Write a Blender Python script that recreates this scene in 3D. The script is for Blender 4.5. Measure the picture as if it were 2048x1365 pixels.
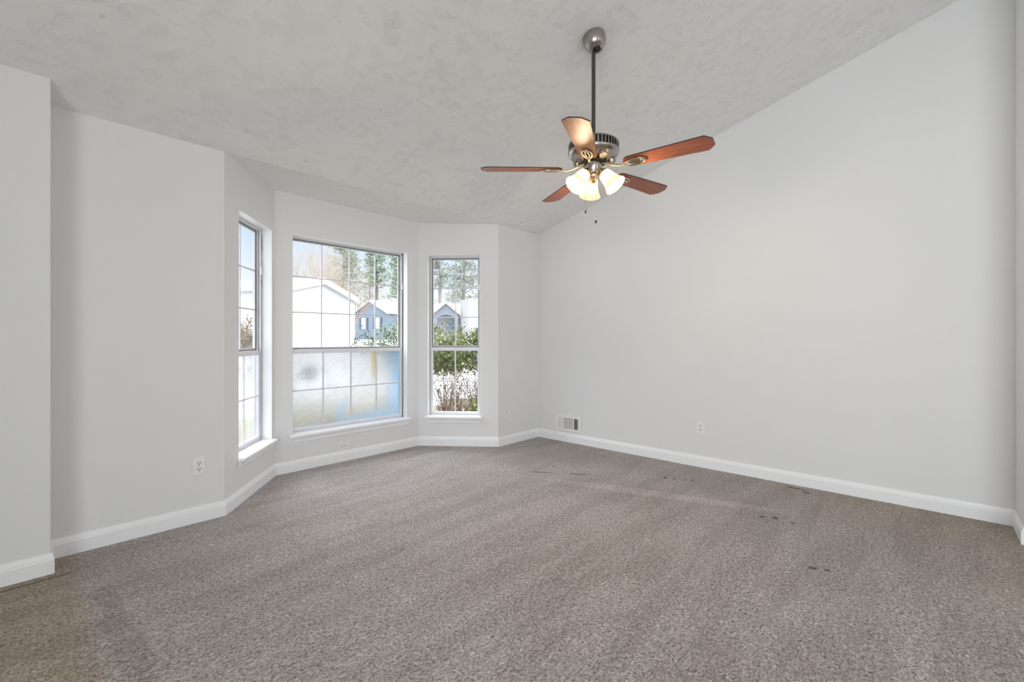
import bpy, math, random
from mathutils import Vector, Matrix, noise

PI = math.pi
R = math.radians
scene = bpy.context.scene
for o in list(bpy.data.objects):
    bpy.data.objects.remove(o)
COL = scene.collection

# ------------------------------------------------------------------ camera
cam_d = bpy.data.cameras.new('camera')
cam = bpy.data.objects.new('camera', cam_d)
COL.objects.link(cam)
cam.location = (-4.1955, -3.4251, 1.17)
cam.rotation_euler = (R(90), 0, R(-47.4))
cam_d.sensor_width = 36
cam_d.lens = 905.8 / 2048 * 36
cam_d.shift_y = -5.2 / 2048
cam_d.clip_start = 0.02
cam_d.clip_end = 500
scene.camera = cam

# ------------------------------------------------------------------ colour management
vs = scene.view_settings
scene.display_settings.display_device = 'sRGB'
vs.view_transform = 'Standard'
vs.look = 'None'
vs.gamma = 1
vs.exposure = 0.55
vs.use_curve_mapping = False
cy = scene.cycles
cy.use_denoising = True
cy.max_bounces = 10
cy.diffuse_bounces = 6
cy.transparent_max_bounces = 16
cy.sample_clamp_indirect = 6
cy.caustics_reflective = False
cy.caustics_refractive = True

# ------------------------------------------------------------------ sky
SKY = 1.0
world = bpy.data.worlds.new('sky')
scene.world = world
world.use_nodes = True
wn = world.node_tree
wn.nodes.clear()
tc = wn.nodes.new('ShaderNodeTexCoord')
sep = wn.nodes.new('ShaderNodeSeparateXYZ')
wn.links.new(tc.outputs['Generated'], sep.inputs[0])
rp = wn.nodes.new('ShaderNodeValToRGB')   # hazy bright winter sky: overhead boosted unseen to light the room, blue band low down
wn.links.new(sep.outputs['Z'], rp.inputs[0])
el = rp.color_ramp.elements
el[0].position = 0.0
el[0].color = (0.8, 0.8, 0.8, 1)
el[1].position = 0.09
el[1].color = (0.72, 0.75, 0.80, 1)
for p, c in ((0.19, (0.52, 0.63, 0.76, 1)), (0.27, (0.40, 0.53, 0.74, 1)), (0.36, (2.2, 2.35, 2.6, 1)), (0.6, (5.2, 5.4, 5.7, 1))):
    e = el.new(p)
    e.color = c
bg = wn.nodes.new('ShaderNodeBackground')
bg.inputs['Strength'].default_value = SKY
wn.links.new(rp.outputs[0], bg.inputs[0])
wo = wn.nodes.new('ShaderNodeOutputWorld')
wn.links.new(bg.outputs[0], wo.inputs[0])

# ------------------------------------------------------------------ sun and added fill lamps
def light(name, kind, loc, rot, energy, color=(1, 1, 1), **kw):
    d = bpy.data.lights.new(name, kind)
    d.energy = energy
    d.color = color
    for k, v in kw.items():
        setattr(d, k, v)
    o = bpy.data.objects.new(name, d)
    COL.objects.link(o)
    o.location = loc
    o.rotation_euler = rot
    return o

sun = light('sun', 'SUN', (0, 0, 20), (0, 0, 0), 1.8, (1.0, 0.95, 0.88), angle=R(0.6))
sun.rotation_euler = Vector((0.6, -0.8, 0.72)).to_track_quat('Z', 'Y').to_euler()
# fill lamps added outside the west door and south window behind the camera
light('west_fill', 'AREA', (-6.72, -5.3, 1.25), (0, R(-97), 0), 116, (0.93, 0.97, 1.0),
      shape='RECTANGLE', size=2.1, size_y=3.4)
light('south_fill', 'AREA', (-3.3, -9.25, 1.5), (R(94), 0, 0), 18, (0.90, 0.955, 1.0),
      shape='RECTANGLE', size=2.2, size_y=1.2)

# ------------------------------------------------------------------ materials
def mat(name, color=(0.8, 0.8, 0.8), rough=0.6, metal=0.0, **kw):
    m = bpy.data.materials.new(name)
    m.use_nodes = True
    b = m.node_tree.nodes['Principled BSDF']
    b.inputs['Base Color'].default_value = (*color, 1)
    b.inputs['Roughness'].default_value = rough
    b.inputs['Metallic'].default_value = metal
    for k, v in kw.items():
        b.inputs[k].default_value = v
    return m

class NT:
    def __init__(s, m):
        s.t = m.node_tree
        s.b = s.t.nodes['Principled BSDF']
    def n(s, kind, **kw):
        nd = s.t.nodes.new(kind)
        for k, v in kw.items():
            if k.startswith('_'):
                nd.inputs[k[1:]].default_value = v
            else:
                setattr(nd, k, v)
        return nd
    def l(s, a, b):
        s.t.links.new(a, b)
    def coords(s, scale=(1, 1, 1), rot=(0, 0, 0), loc=(0, 0, 0), src='Object'):
        c = s.n('ShaderNodeTexCoord')
        mp = s.n('ShaderNodeMapping')
        mp.inputs['Scale'].default_value = scale
        mp.inputs['Rotation'].default_value = rot
        mp.inputs['Location'].default_value = loc
        s.l(c.outputs[src], mp.inputs[0])
        return mp.outputs[0]
    def noise(s, vec, scale, detail=3, rough=0.5, dist=0.0):
        t = s.n('ShaderNodeTexNoise')
        t.inputs['Scale'].default_value = scale
        t.inputs['Detail'].default_value = detail
        t.inputs['Roughness'].default_value = rough
        t.inputs['Distortion'].default_value = dist
        if vec is not None:
            s.l(vec, t.inputs['Vector'])
        return t.outputs[0]
    def ramp(s, fac, stops):
        r_ = s.n('ShaderNodeValToRGB')
        e = r_.color_ramp.elements
        e[0].position, e[0].color = stops[0][0], (*stops[0][1], 1)
        e[1].position, e[1].color = stops[-1][0], (*stops[-1][1], 1)
        for p, c in stops[1:-1]:
            x = e.new(p)
            x.color = (*c, 1)
        s.l(fac, r_.inputs[0])
        return r_.outputs[0]
    def math(s, op, a, b=None, c=None, clamp=False):
        m_ = s.n('ShaderNodeMath', operation=op, use_clamp=clamp)
        for i, v in enumerate((a, b, c)):
            if v is None:
                continue
            if isinstance(v, (int, float)):
                m_.inputs[i].default_value = v
            else:
                s.l(v, m_.inputs[i])
        return m_.outputs[0]
    def mix(s, fac, a, b, mode='MIX'):
        m_ = s.n('ShaderNodeMix', data_type='RGBA', blend_type=mode)
        for i, v in ((0, fac), (6, a), (7, b)):
            if isinstance(v, (int, float)):
                m_.inputs[i].default_value = v
            elif isinstance(v, tuple):
                m_.inputs[i].default_value = (*v, 1)
            else:
                s.l(v, m_.inputs[i])
        return m_.outputs[2]
    def bump(s, h, strength, dist=0.01, prev=None):
        b_ = s.n('ShaderNodeBump')
        b_.inputs['Strength'].default_value = strength
        b_.inputs['Distance'].default_value = dist
        s.l(h, b_.inputs['Height'])
        if prev is not None:
            s.l(prev, b_.inputs['Normal'])
        return b_.outputs[0]

M = {}
M['wall'] = mat('wall_paint', (0.795, 0.80, 0.81), 0.75)
t = NT(M['wall'])
co = t.coords()
t.l(t.bump(t.noise(co, 260, 2), 0.05, 0.002), t.b.inputs['Normal'])
M['trim'] = mat('trim_paint', (0.91, 0.92, 0.94), 0.35)
M['plastic'] = mat('white_plastic', (0.86, 0.86, 0.86), 0.35)
M['dark'] = mat('dark_slot', (0.02, 0.02, 0.02), 0.6)
M['steel'] = mat('screw_steel', (0.5, 0.5, 0.5), 0.35, 1.0)
M['alu_dark'] = mat('weathered_aluminium', (0.24, 0.24, 0.255), 0.5, 0.1)
M['alu'] = mat('grey_aluminium', (0.66, 0.66, 0.69), 0.5, 0.0)
M['alu_light'] = mat('pale_aluminium', (0.82, 0.82, 0.86), 0.5, 0.0)
M['muntin'] = mat('muntin_paint', (0.75, 0.75, 0.79), 0.5)

# ceiling: slap-brush plaster, crow's-foot strokes raised in each cell
M['ceiling'] = mat('ceiling_plaster', (0.87, 0.868, 0.872), 0.85)
t = NT(M['ceiling'])
co = t.coords()
prev = None
for sc, off, st in ((5.5, (0, 0, 0), 0.42), (8.0, (3.3, 1.7, 0), 0.34)):
    mp = t.n('ShaderNodeMapping')
    mp.inputs['Location'].default_value = off
    t.l(co, mp.inputs[0])
    vo = t.n('ShaderNodeTexVoronoi', voronoi_dimensions='2D')
    vo.inputs['Scale'].default_value = sc
    t.l(mp.outputs[0], vo.inputs['Vector'])
    sub = t.n('ShaderNodeVectorMath', operation='SUBTRACT')
    t.l(mp.outputs[0], sub.inputs[0])
    t.l(vo.outputs['Position'], sub.inputs[1])
    sp = t.n('ShaderNodeSeparateXYZ')
    t.l(sub.outputs[0], sp.inputs[0])
    ang = t.math('ARCTAN2', sp.outputs[1], sp.outputs[0])
    wob = t.math('MULTIPLY', t.noise(co, 9, 1), 0.9)
    ang = t.math('ADD', ang, wob)
    cmb = t.n('ShaderNodeCombineXYZ')
    t.l(t.math('MULTIPLY', ang, 7.5), cmb.inputs[0])
    t.l(t.math('MULTIPLY', vo.outputs['Distance'], 2.2), cmb.inputs[1])
    spc = t.n('ShaderNodeSeparateColor')
    t.l(vo.outputs['Color'], spc.inputs[0])
    t.l(t.math('MULTIPLY', spc.outputs[0], 40), cmb.inputs[2])
    ray = t.noise(cmb.outputs[0], 1.0, 1.5)
    ridge = t.math('SUBTRACT', 1.0, t.math('MULTIPLY', t.math('ABSOLUTE', t.math('SUBTRACT', ray, 0.5)), 15.0), clamp=True)
    d = vo.outputs['Distance']
    msk = t.math('MULTIPLY', t.math('MULTIPLY', t.math('SUBTRACT', d, 0.06), 6, clamp=True),
                 t.math('MULTIPLY', t.math('SUBTRACT', 0.62, d), 4, clamp=True))
    gate = t.math('MULTIPLY', t.math('SUBTRACT', t.noise(co, 14, 1), 0.45), 6, clamp=True)
    h = t.math('MULTIPLY', t.math('MULTIPLY', ridge, msk), gate)
    prev = t.bump(h, st, 0.010, prev)
prev = t.bump(t.noise(co, 60, 4, 0.6), 0.06, 0.003, prev)
t.l(prev, t.b.inputs['Normal'])

# carpet: cut pile, tuft speckle, vacuum sweeps, wear marks and a seam
M['carpet'] = mat('carpet_pile', (0.3, 0.27, 0.25), 0.95)
t = NT(M['carpet'])
t.b.inputs['Sheen Weight'].default_value = 0.15
t.b.inputs['Specular IOR Level'].default_value = 0.1
co = t.coords()
warp = t.n('ShaderNodeVectorMath', operation='MULTIPLY_ADD')
ntc = t.n('ShaderNodeTexNoise')
ntc.inputs['Scale'].default_value = 28
t.l(co, ntc.inputs['Vector'])
t.l(ntc.outputs['Color'], warp.inputs[0])
warp.inputs[1].default_value = (0.03, 0.03, 0)
t.l(co, warp.inputs[2])
tuft = t.n('ShaderNodeTexVoronoi')
tuft.inputs['Scale'].default_value = 125
t.l(warp.outputs[0], tuft.inputs['Vector'])
fine = t.noise(warp.outputs[0], 88, 3, 0.65)
med = t.noise(co, 34, 3, 0.6, 0.6)
big = t.noise(co, 1.7, 3, 0.55, 0.4)
swp = t.noise(t.coords((1.1, 5.5, 1), (0, 0, R(33))), 1.1, 2, 0.5, 0.3)
base = t.ramp(fine, [(0.32, (0.20, 0.178, 0.165)), (0.42, (0.47, 0.43, 0.405)), (0.56, (0.66, 0.618, 0.59)), (0.70, (0.88, 0.84, 0.81))])  # dark stops paint in the shade between tufts
sq = t.noise(t.coords((1.0, 2.6, 1.0), (0, 0, R(44))), 46, 2, 0.6, 1.6)
base = t.mix(0.8, base, t.ramp(sq, [(0.36, (0.62, 0.60, 0.59)), (0.47, (1.0, 1.0, 1.0)), (0.60, (1.06, 1.06, 1.06))]), 'MULTIPLY')
c = t.mix(0.45, base, t.ramp(med, [(0.32, (0.66, 0.65, 0.64)), (0.6, (1.06, 1.06, 1.06))]), 'MULTIPLY')
c = t.mix(1.0, c, t.ramp(big, [(0.35, (0.94, 0.92, 0.91)), (0.62, (1.04, 1.03, 1.03))]), 'MULTIPLY')
c = t.mix(1.0, c, t.ramp(swp, [(0.42, (0.92, 0.91, 0.90)), (0.56, (1.05, 1.05, 1.05))]), 'MULTIPLY')
sp = t.n('ShaderNodeSeparateXYZ')
t.l(co, sp.inputs[0])
X, Y = sp.outputs[0], sp.outputs[1]
wobx = t.math('MULTIPLY_ADD', t.noise(co, 6, 3), 0.12, -0.06)
# worn browner carpet west of the seam, and along the walls
west = t.math('MULTIPLY', t.math('SUBTRACT', t.math('ADD', -3.965, wobx), X), 14, clamp=True)
c = t.mix(west, c, (0.90, 0.83, 0.70), 'MULTIPLY')
east = t.math('MULTIPLY', t.math('ADD', t.math('ADD', t.math('MULTIPLY', X, 0.75), t.math('MULTIPLY', Y, -0.65)), t.math('MULTIPLY_ADD', big, 1.6, -2.0)), 1.1, clamp=True)
c = t.mix(east, c, (0.94, 0.88, 0.78), 'MULTIPLY')
def blotch(c, x, y, rx, ry, ang, col, k=1.0):
    mp = t.n('ShaderNodeMapping', vector_type='TEXTURE')
    mp.inputs['Location'].default_value = (x, y, 0)
    mp.inputs['Rotation'].default_value = (0, 0, R(ang))
    mp.inputs['Scale'].default_value = (rx, ry, 1)
    t.l(co, mp.inputs[0])
    ln = t.n('ShaderNodeVectorMath', operation='LENGTH')
    t.l(mp.outputs[0], ln.inputs[0])
    v = t.math('ADD', ln.outputs['Value'], t.math('MULTIPLY_ADD', med, 1.2, -0.6))
    f = t.math('MULTIPLY', t.math('SUBTRACT', 1.0, v), 3, clamp=True)
    return t.mix(t.math('MULTIPLY', f, k), c, col, 'MULTIPLY')
DK = (0.36, 0.33, 0.32)
for a in [(-1.11, -0.94, 0.13, 0.014, -56, DK), (-0.93, -1.22, 0.12, 0.016, -56, DK), (-0.89, -0.90, 0.035, 0.014, -50, DK),
          (-0.53, -1.80, 0.025, 0.02, 0, DK), (-0.505, -1.87, 0.018, 0.014, 0, DK), (-0.47, -1.95, 0.02, 0.014, 0, DK), (-0.45, -2.0, 0.02, 0.016, 0, DK),
          (-0.90, -2.62, 0.022, 0.022, 0, DK), (-0.87, -2.69, 0.028, 0.022, 0, DK), (-0.88, -2.79, 0.016, 0.018, 0, DK),
          (-1.46, -2.99, 0.024, 0.024, 0, DK), (-1.44, -3.05, 0.016, 0.016, 0, DK), (-0.10, -2.66, 0.02, 0.09, 0, DK),
          (-0.16, -2.74, 0.02, 0.03, 0, DK), (-3.93, -0.70, 0.05, 0.16, 6, (0.86, 0.84, 0.83)), (-3.92, -1.1, 0.06, 0.45, 2, (0.86, 0.84, 0.83))]:
    c = blotch(c, *a)
# pale traffic ridge running along the right wall
c = blotch(c, -0.95, -1.95, 1.0, 0.085, -72, (1.22, 1.22, 1.22))
# dark seam in front of the bump-out
sm = t.math('SUBTRACT', 1.0, t.math('MULTIPLY', t.math('ABSOLUTE', t.math('ADD', t.math('ADD', Y, 0.275), t.math('MULTIPLY_ADD', t.noise(co, 12, 2), 0.03, -0.015))), 75), clamp=True)
sm = t.math('MULTIPLY', sm, t.math('MULTIPLY', t.math('SUBTRACT', -3.98, X), 20, clamp=True))
c = t.mix(sm, c, (0.35, 0.32, 0.30), 'MULTIPLY')
t.l(c, t.b.inputs['Base Color'])
nb = t.bump(tuft.outputs['Distance'], 0.45, 0.006)
nb = t.bump(fine, 1.0, 0.014, nb)
nb = t.bump(sq, 0.8, 0.014, nb)
t.l(nb, t.b.inputs['Normal'])

# fan materials
M['nickel'] = mat('brushed_nickel', (0.42, 0.39, 0.36), 0.28, 1.0)
M['bronze_rod'] = mat('dark_pewter_rod', (0.085, 0.08, 0.07), 0.42, 0.6)
M['brass'] = mat('satin_brass', (0.72, 0.56, 0.32), 0.25, 1.0)
M['iron'] = mat('polished_blade_arm', (0.78, 0.70, 0.56), 0.22, 1.0)
M['fly'] = mat('black_flywheel', (0.015, 0.013, 0.012), 0.5)
M['wood'] = mat('cherry_veneer', (0.22, 0.06, 0.03), 0.33)
t = NT(M['wood'])
co = t.coords((2.2, 38, 8))
g = t.noise(co, 2.2, 4, 0.6, 0.35)
t.l(t.ramp(g, [(0.3, (0.22, 0.060, 0.028)), (0.5, (0.34, 0.10, 0.044)), (0.72, (0.46, 0.155, 0.068))]), t.b.inputs['Base Color'])
t.b.inputs['Coat Weight'].default_value = 0.12
t.b.inputs['Coat Roughness'].default_value = 0.4
t.b.inputs['Roughness'].default_value = 0.45
M['edge'] = mat('dark_blade_edge', (0.03, 0.018, 0.014), 0.5)
M['bulb'] = mat('lit_bulb', (1, 0.9, 0.75), 0.4)
b = M['bulb'].node_tree.nodes['Principled BSDF']
b.inputs['Emission Color'].default_value = (1.0, 0.80, 0.52, 1)
b.inputs['Emission Strength'].default_value = 9
M['shade'] = mat('frosted_glass_lit', (0.95, 0.91, 0.84), 0.35)
b = M['shade'].node_tree.nodes['Principled BSDF']
b.inputs['Emission Color'].default_value = (1.0, 0.84, 0.62, 1)
b.inputs['Emission Strength'].default_value = 0.16
b.inputs['Transmission Weight'].default_value = 0.0
nt_ = M['shade'].node_tree
tl_ = nt_.nodes.new('ShaderNodeBsdfTranslucent')
tl_.inputs[0].default_value = (0.95, 0.85, 0.70, 1)
mx_ = nt_.nodes.new('ShaderNodeMixShader')
mx_.inputs[0].default_value = 0.72
nt_.links.new(b.outputs[0], mx_.inputs[1])
nt_.links.new(tl_.outputs[0], mx_.inputs[2])
nt_.links.new(mx_.outputs[0], nt_.nodes['Material Output'].inputs[0])

# glass
def glass(name, fog=None):
    m = bpy.data.materials.new(name)
    m.use_nodes = True
    nt = m.node_tree
    nt.nodes.remove(nt.nodes['Principled BSDF'])
    out = nt.nodes['Material Output']
    tr = nt.nodes.new('ShaderNodeBsdfTransparent')
    tr.inputs[0].default_value = (0.97, 0.98, 0.98, 1)
    gl = nt.nodes.new('ShaderNodeBsdfGlossy')
    gl.inputs['Roughness'].default_value = 0.02
    fr0 = nt.nodes.new('ShaderNodeLayerWeight')
    fr0.inputs['Blend'].default_value = 0.5
    fr1 = nt.nodes.new('ShaderNodeMath')
    fr1.operation = 'POWER'
    fr1.inputs[1].default_value = 5.0
    nt.links.new(fr0.outputs['Facing'], fr1.inputs[0])
    fr = nt.nodes.new('ShaderNodeMath')
    fr.operation = 'MULTIPLY_ADD'
    fr.inputs[1].default_value = 0.5
    fr.inputs[2].default_value = 0.02
    nt.links.new(fr1.outputs[0], fr.inputs[0])
    mx = nt.nodes.new('ShaderNodeMixShader')
    nt.links.new(fr.outputs[0], mx.inputs[0])
    nt.links.new(tr.outputs[0], mx.inputs[1])
    nt.links.new(gl.outputs[0], mx.inputs[2])
    last = mx.outputs[0]
    if fog:
        class S(NT):
            def __init__(s):
                s.t = nt
        t = S()
        co = t.coords()
        n1 = t.noise(co, 5.0, 4, 0.6, 0.8)
        n2 = t.noise(co, 38, 4, 0.65, 0.5)
        if fog == 'heavy':
            sp = t.n('ShaderNodeSeparateXYZ')
            t.l(co, sp.inputs[0])
            U, Z = sp.outputs[0], sp.outputs[2]
            # bluish tint in the pane: right light, lower band and a curved swipe
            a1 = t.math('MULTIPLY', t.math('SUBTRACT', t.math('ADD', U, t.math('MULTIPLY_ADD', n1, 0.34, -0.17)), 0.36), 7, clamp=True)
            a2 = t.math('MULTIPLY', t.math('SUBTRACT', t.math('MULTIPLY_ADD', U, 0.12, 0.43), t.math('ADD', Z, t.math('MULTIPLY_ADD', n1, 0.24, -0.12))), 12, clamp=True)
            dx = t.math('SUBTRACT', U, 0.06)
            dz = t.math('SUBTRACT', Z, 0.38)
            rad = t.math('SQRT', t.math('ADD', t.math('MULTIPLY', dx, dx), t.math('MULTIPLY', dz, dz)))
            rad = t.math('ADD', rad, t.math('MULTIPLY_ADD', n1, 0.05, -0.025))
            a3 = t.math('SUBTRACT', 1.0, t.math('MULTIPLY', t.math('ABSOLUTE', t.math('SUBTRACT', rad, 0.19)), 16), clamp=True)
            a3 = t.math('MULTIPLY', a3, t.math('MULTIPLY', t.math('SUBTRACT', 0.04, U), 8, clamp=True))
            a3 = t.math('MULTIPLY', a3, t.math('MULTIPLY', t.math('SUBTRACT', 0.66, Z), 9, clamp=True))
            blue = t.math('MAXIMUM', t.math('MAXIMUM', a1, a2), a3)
            # ochre streak
            yx = t.math('SUBTRACT', 1.0, t.math('MULTIPLY', t.math('ABSOLUTE', t.math('SUBTRACT', t.math('ADD', U, t.math('MULTIPLY_ADD', n1, 0.1, -0.05)), 0.25)), 18), clamp=True)
            yx = t.math('MULTIPLY', yx, t.math('MULTIPLY', t.math('SUBTRACT', Z, 0.72), 8, clamp=True))
            # grey smear in the left light
            gx = t.n('ShaderNodeMapping', vector_type='TEXTURE')
            gx.inputs['Location'].default_value = (-0.40, 0, 0.85)
            gx.inputs['Scale'].default_value = (0.10, 1, 0.10)
            t.l(co, gx.inputs[0])
            gl2 = t.n('ShaderNodeVectorMath', operation='LENGTH')
            t.l(gx.outputs[0], gl2.inputs[0])
            gsm = t.math('MULTIPLY', t.math('SUBTRACT', 1.15, t.math('ADD', gl2.outputs['Value'], t.math('MULTIPLY_ADD', n2, 1.6, -0.8))), 1.3, clamp=True)
            n3 = t.noise(co, 9.0, 3, 0.6, 2.2)
            scr = t.math('SUBTRACT', 1.0, t.math('MULTIPLY', t.math('ABSOLUTE', t.math('SUBTRACT', n3, 0.5)), 22.0), clamp=True)
            scr = t.math('MULTIPLY', scr, t.math('MULTIPLY', t.math('SUBTRACT', n1, 0.42), 4, clamp=True))
            leftlow = t.math('MULTIPLY', t.math('SUBTRACT', 0.70, Z), 3, clamp=True)
            col = t.mix(t.math('MULTIPLY', n2, 0.6), (0.74, 0.74, 0.74), (0.36, 0.36, 0.35))
            col = t.mix(leftlow, col, (0.86, 0.84, 0.80), 'MULTIPLY')
            col = t.mix(t.math('MULTIPLY', scr, 0.5), col, (0.62, 0.62, 0.60), 'MULTIPLY')
            col = t.mix(yx, col, (0.95, 0.84, 0.62), 'MULTIPLY')
            col = t.mix(gsm, col, (0.74, 0.76, 0.76), 'MULTIPLY')
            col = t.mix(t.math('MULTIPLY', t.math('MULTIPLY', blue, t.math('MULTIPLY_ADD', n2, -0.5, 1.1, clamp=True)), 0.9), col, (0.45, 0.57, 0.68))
            fac = t.math('MULTIPLY_ADD', n1, 0.2, 0.80, clamp=True)
        else:
            col = t.mix(n2, (0.92, 0.94, 0.97), (0.82, 0.84, 0.86))
            fac = t.math('MULTIPLY_ADD', n1, 0.5, 0.10, clamp=True)
        tl = t.n('ShaderNodeBsdfRefraction')
        tl.inputs['IOR'].default_value = 1.35 if fog == 'heavy' else 1.05
        tl.inputs['Roughness'].default_value = 0.5 if fog == 'heavy' else 0.2
        df = t.n('ShaderNodeBsdfTranslucent')
        t.l(col, tl.inputs[0])
        t.l(col, df.inputs[0])
        ad = t.n('ShaderNodeMixShader')
        ad.inputs[0].default_value = 0.15
        t.l(tl.outputs[0], ad.inputs[1])
        t.l(df.outputs[0], ad.inputs[2])
        m2 = t.n('ShaderNodeMixShader')
        t.l(fac, m2.inputs[0])
        t.l(last, m2.inputs[1])
        t.l(ad.outputs[0], m2.inputs[2])
        last = m2.outputs[0]
    nt.links.new(last, out.inputs[0])
    return m
M['glass'] = glass('window_glass')
M['glass_fog'] = glass('fogged_window_glass', 'heavy')
M['glass_haze'] = glass('hazed_window_glass', 'light')

# outdoors
M['snow'] = mat('snow', (0.30, 0.305, 0.32), 0.8)
t = NT(M['snow'])
t.l(t.bump(t.noise(t.coords(), 3, 5), 0.5, 0.05), t.b.inputs['Normal'])
M['yard'] = mat('snowy_yard', (0.85, 0.87, 0.9), 0.85)
t = NT(M['yard'])
co = t.coords()
sp = t.n('ShaderNodeSeparateXYZ')
t.l(co, sp.inputs[0])
n1 = t.noise(co, 0.9, 5, 0.6, 0.4)
n2 = t.noise(co, 30, 3, 0.6)
# the lawn is bare close to the house and snow covered further out
edge = t.math('ADD', t.math('MULTIPLY', sp.outputs[1], 0.16), t.math('MULTIPLY', t.math('ABSOLUTE', t.math('ADD', sp.outputs[0], 1.0)), 0.10))
f = t.math('MULTIPLY', t.math('SUBTRACT', t.math('ADD', edge, t.math('MULTIPLY_ADD', n1, 1.6, -0.8)), 0.98), 6, clamp=True)
grass = t.ramp(n2, [(0.3, (0.04, 0.04, 0.018)), (0.5, (0.10, 0.092, 0.05)), (0.7, (0.18, 0.16, 0.10))])
grey_band = t.math('MULTIPLY', t.math('SUBTRACT', 1.0, t.math('MULTIPLY', t.math('ABSOLUTE', t.math('SUBTRACT', t.math('ADD', sp.outputs[1], n1), 7.9)), 1.1)), 4, clamp=True)  # grey-blue band across the ground
grey_band = t.math('MULTIPLY', grey_band, t.math('MULTIPLY', t.math('SUBTRACT', 0.6, sp.outputs[0]), 2, clamp=True))
gcol = t.mix(f, grass, (0.55, 0.565, 0.59))
t.l(t.mix(grey_band, gcol, (0.13, 0.145, 0.17)), t.b.inputs['Base Color'])
t.l(t.bump(n1, 0.5, 0.08), t.b.inputs['Normal'])
M['siding_white'] = mat('white_siding', (0.38, 0.38, 0.38), 0.7)
M['siding_blue'] = mat('blue_grey_siding', (0.115, 0.145, 0.175), 0.7)
M['siding_grey'] = mat('pale_grey_siding', (0.15, 0.165, 0.185), 0.7)
M['siding_tan'] = mat('tan_siding', (0.115, 0.10, 0.08), 0.8)
for k in ('siding_white', 'siding_blue', 'siding_grey', 'siding_tan'):
    t = NT(M[k])
    wv = t.n('ShaderNodeTexWave', wave_type='BANDS', bands_direction='Z', wave_profile='SAW')
    wv.inputs['Scale'].default_value = 1.6
    t.l(t.coords(), wv.inputs['Vector'])
    t.l(t.bump(wv.outputs[0], 0.5, 0.02), t.b.inputs['Normal'])
M['fascia'] = mat('cream_fascia', (0.27, 0.23, 0.19), 0.6)
M['house_trim'] = mat('house_trim', (0.28, 0.28, 0.28), 0.6)
M['shutter'] = mat('charcoal_shutter', (0.05, 0.06, 0.08), 0.6)
M['pane_dark'] = mat('far_window_pane', (0.15, 0.18, 0.24), 0.15)
M['brick'] = mat('painted_chimney', (0.25, 0.25, 0.25), 0.8)
M['bark'] = mat('grey_bark', (0.08, 0.068, 0.058), 0.9)
M['bark_tan'] = mat('tan_twigs', (0.25, 0.205, 0.165), 0.9)
M['bark_brown'] = mat('brown_twigs', (0.19, 0.13, 0.095), 0.9)
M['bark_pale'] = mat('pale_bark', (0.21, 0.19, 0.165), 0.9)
def leafmat(name, stops):
    m = mat(name, stops[1], 0.6)
    t = NT(m)
    n_ = t.noise(t.coords(), 4, 4, 0.7)
    t.l(t.ramp(n_, [(0.32, stops[0]), (0.5, stops[1]), (0.68, stops[2])]), t.b.inputs['Base Color'])
    return m
M['pine'] = leafmat('pine_needles', ((0.05, 0.085, 0.06), (0.12, 0.165, 0.095), (0.25, 0.29, 0.14)))
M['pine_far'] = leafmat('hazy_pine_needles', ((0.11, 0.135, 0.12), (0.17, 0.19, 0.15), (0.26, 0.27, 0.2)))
M['holly'] = leafmat('shrub_leaves', ((0.03, 0.04, 0.02), (0.10, 0.115, 0.035), (0.24, 0.25, 0.09)))
M['holly_snow'] = leafmat('frosted_shrub_leaves', ((0.025, 0.055, 0.022), (0.08, 0.11, 0.045), (0.25, 0.26, 0.21)))
M['dry_leaf'] = leafmat('dormant_leaves', ((0.08, 0.06, 0.035), (0.15, 0.115, 0.07), (0.21, 0.17, 0.11)))
M['grassy'] = leafmat('yellow_green_leaves', ((0.08, 0.1, 0.02), (0.18, 0.2, 0.04), (0.29, 0.29, 0.1)))

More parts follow.
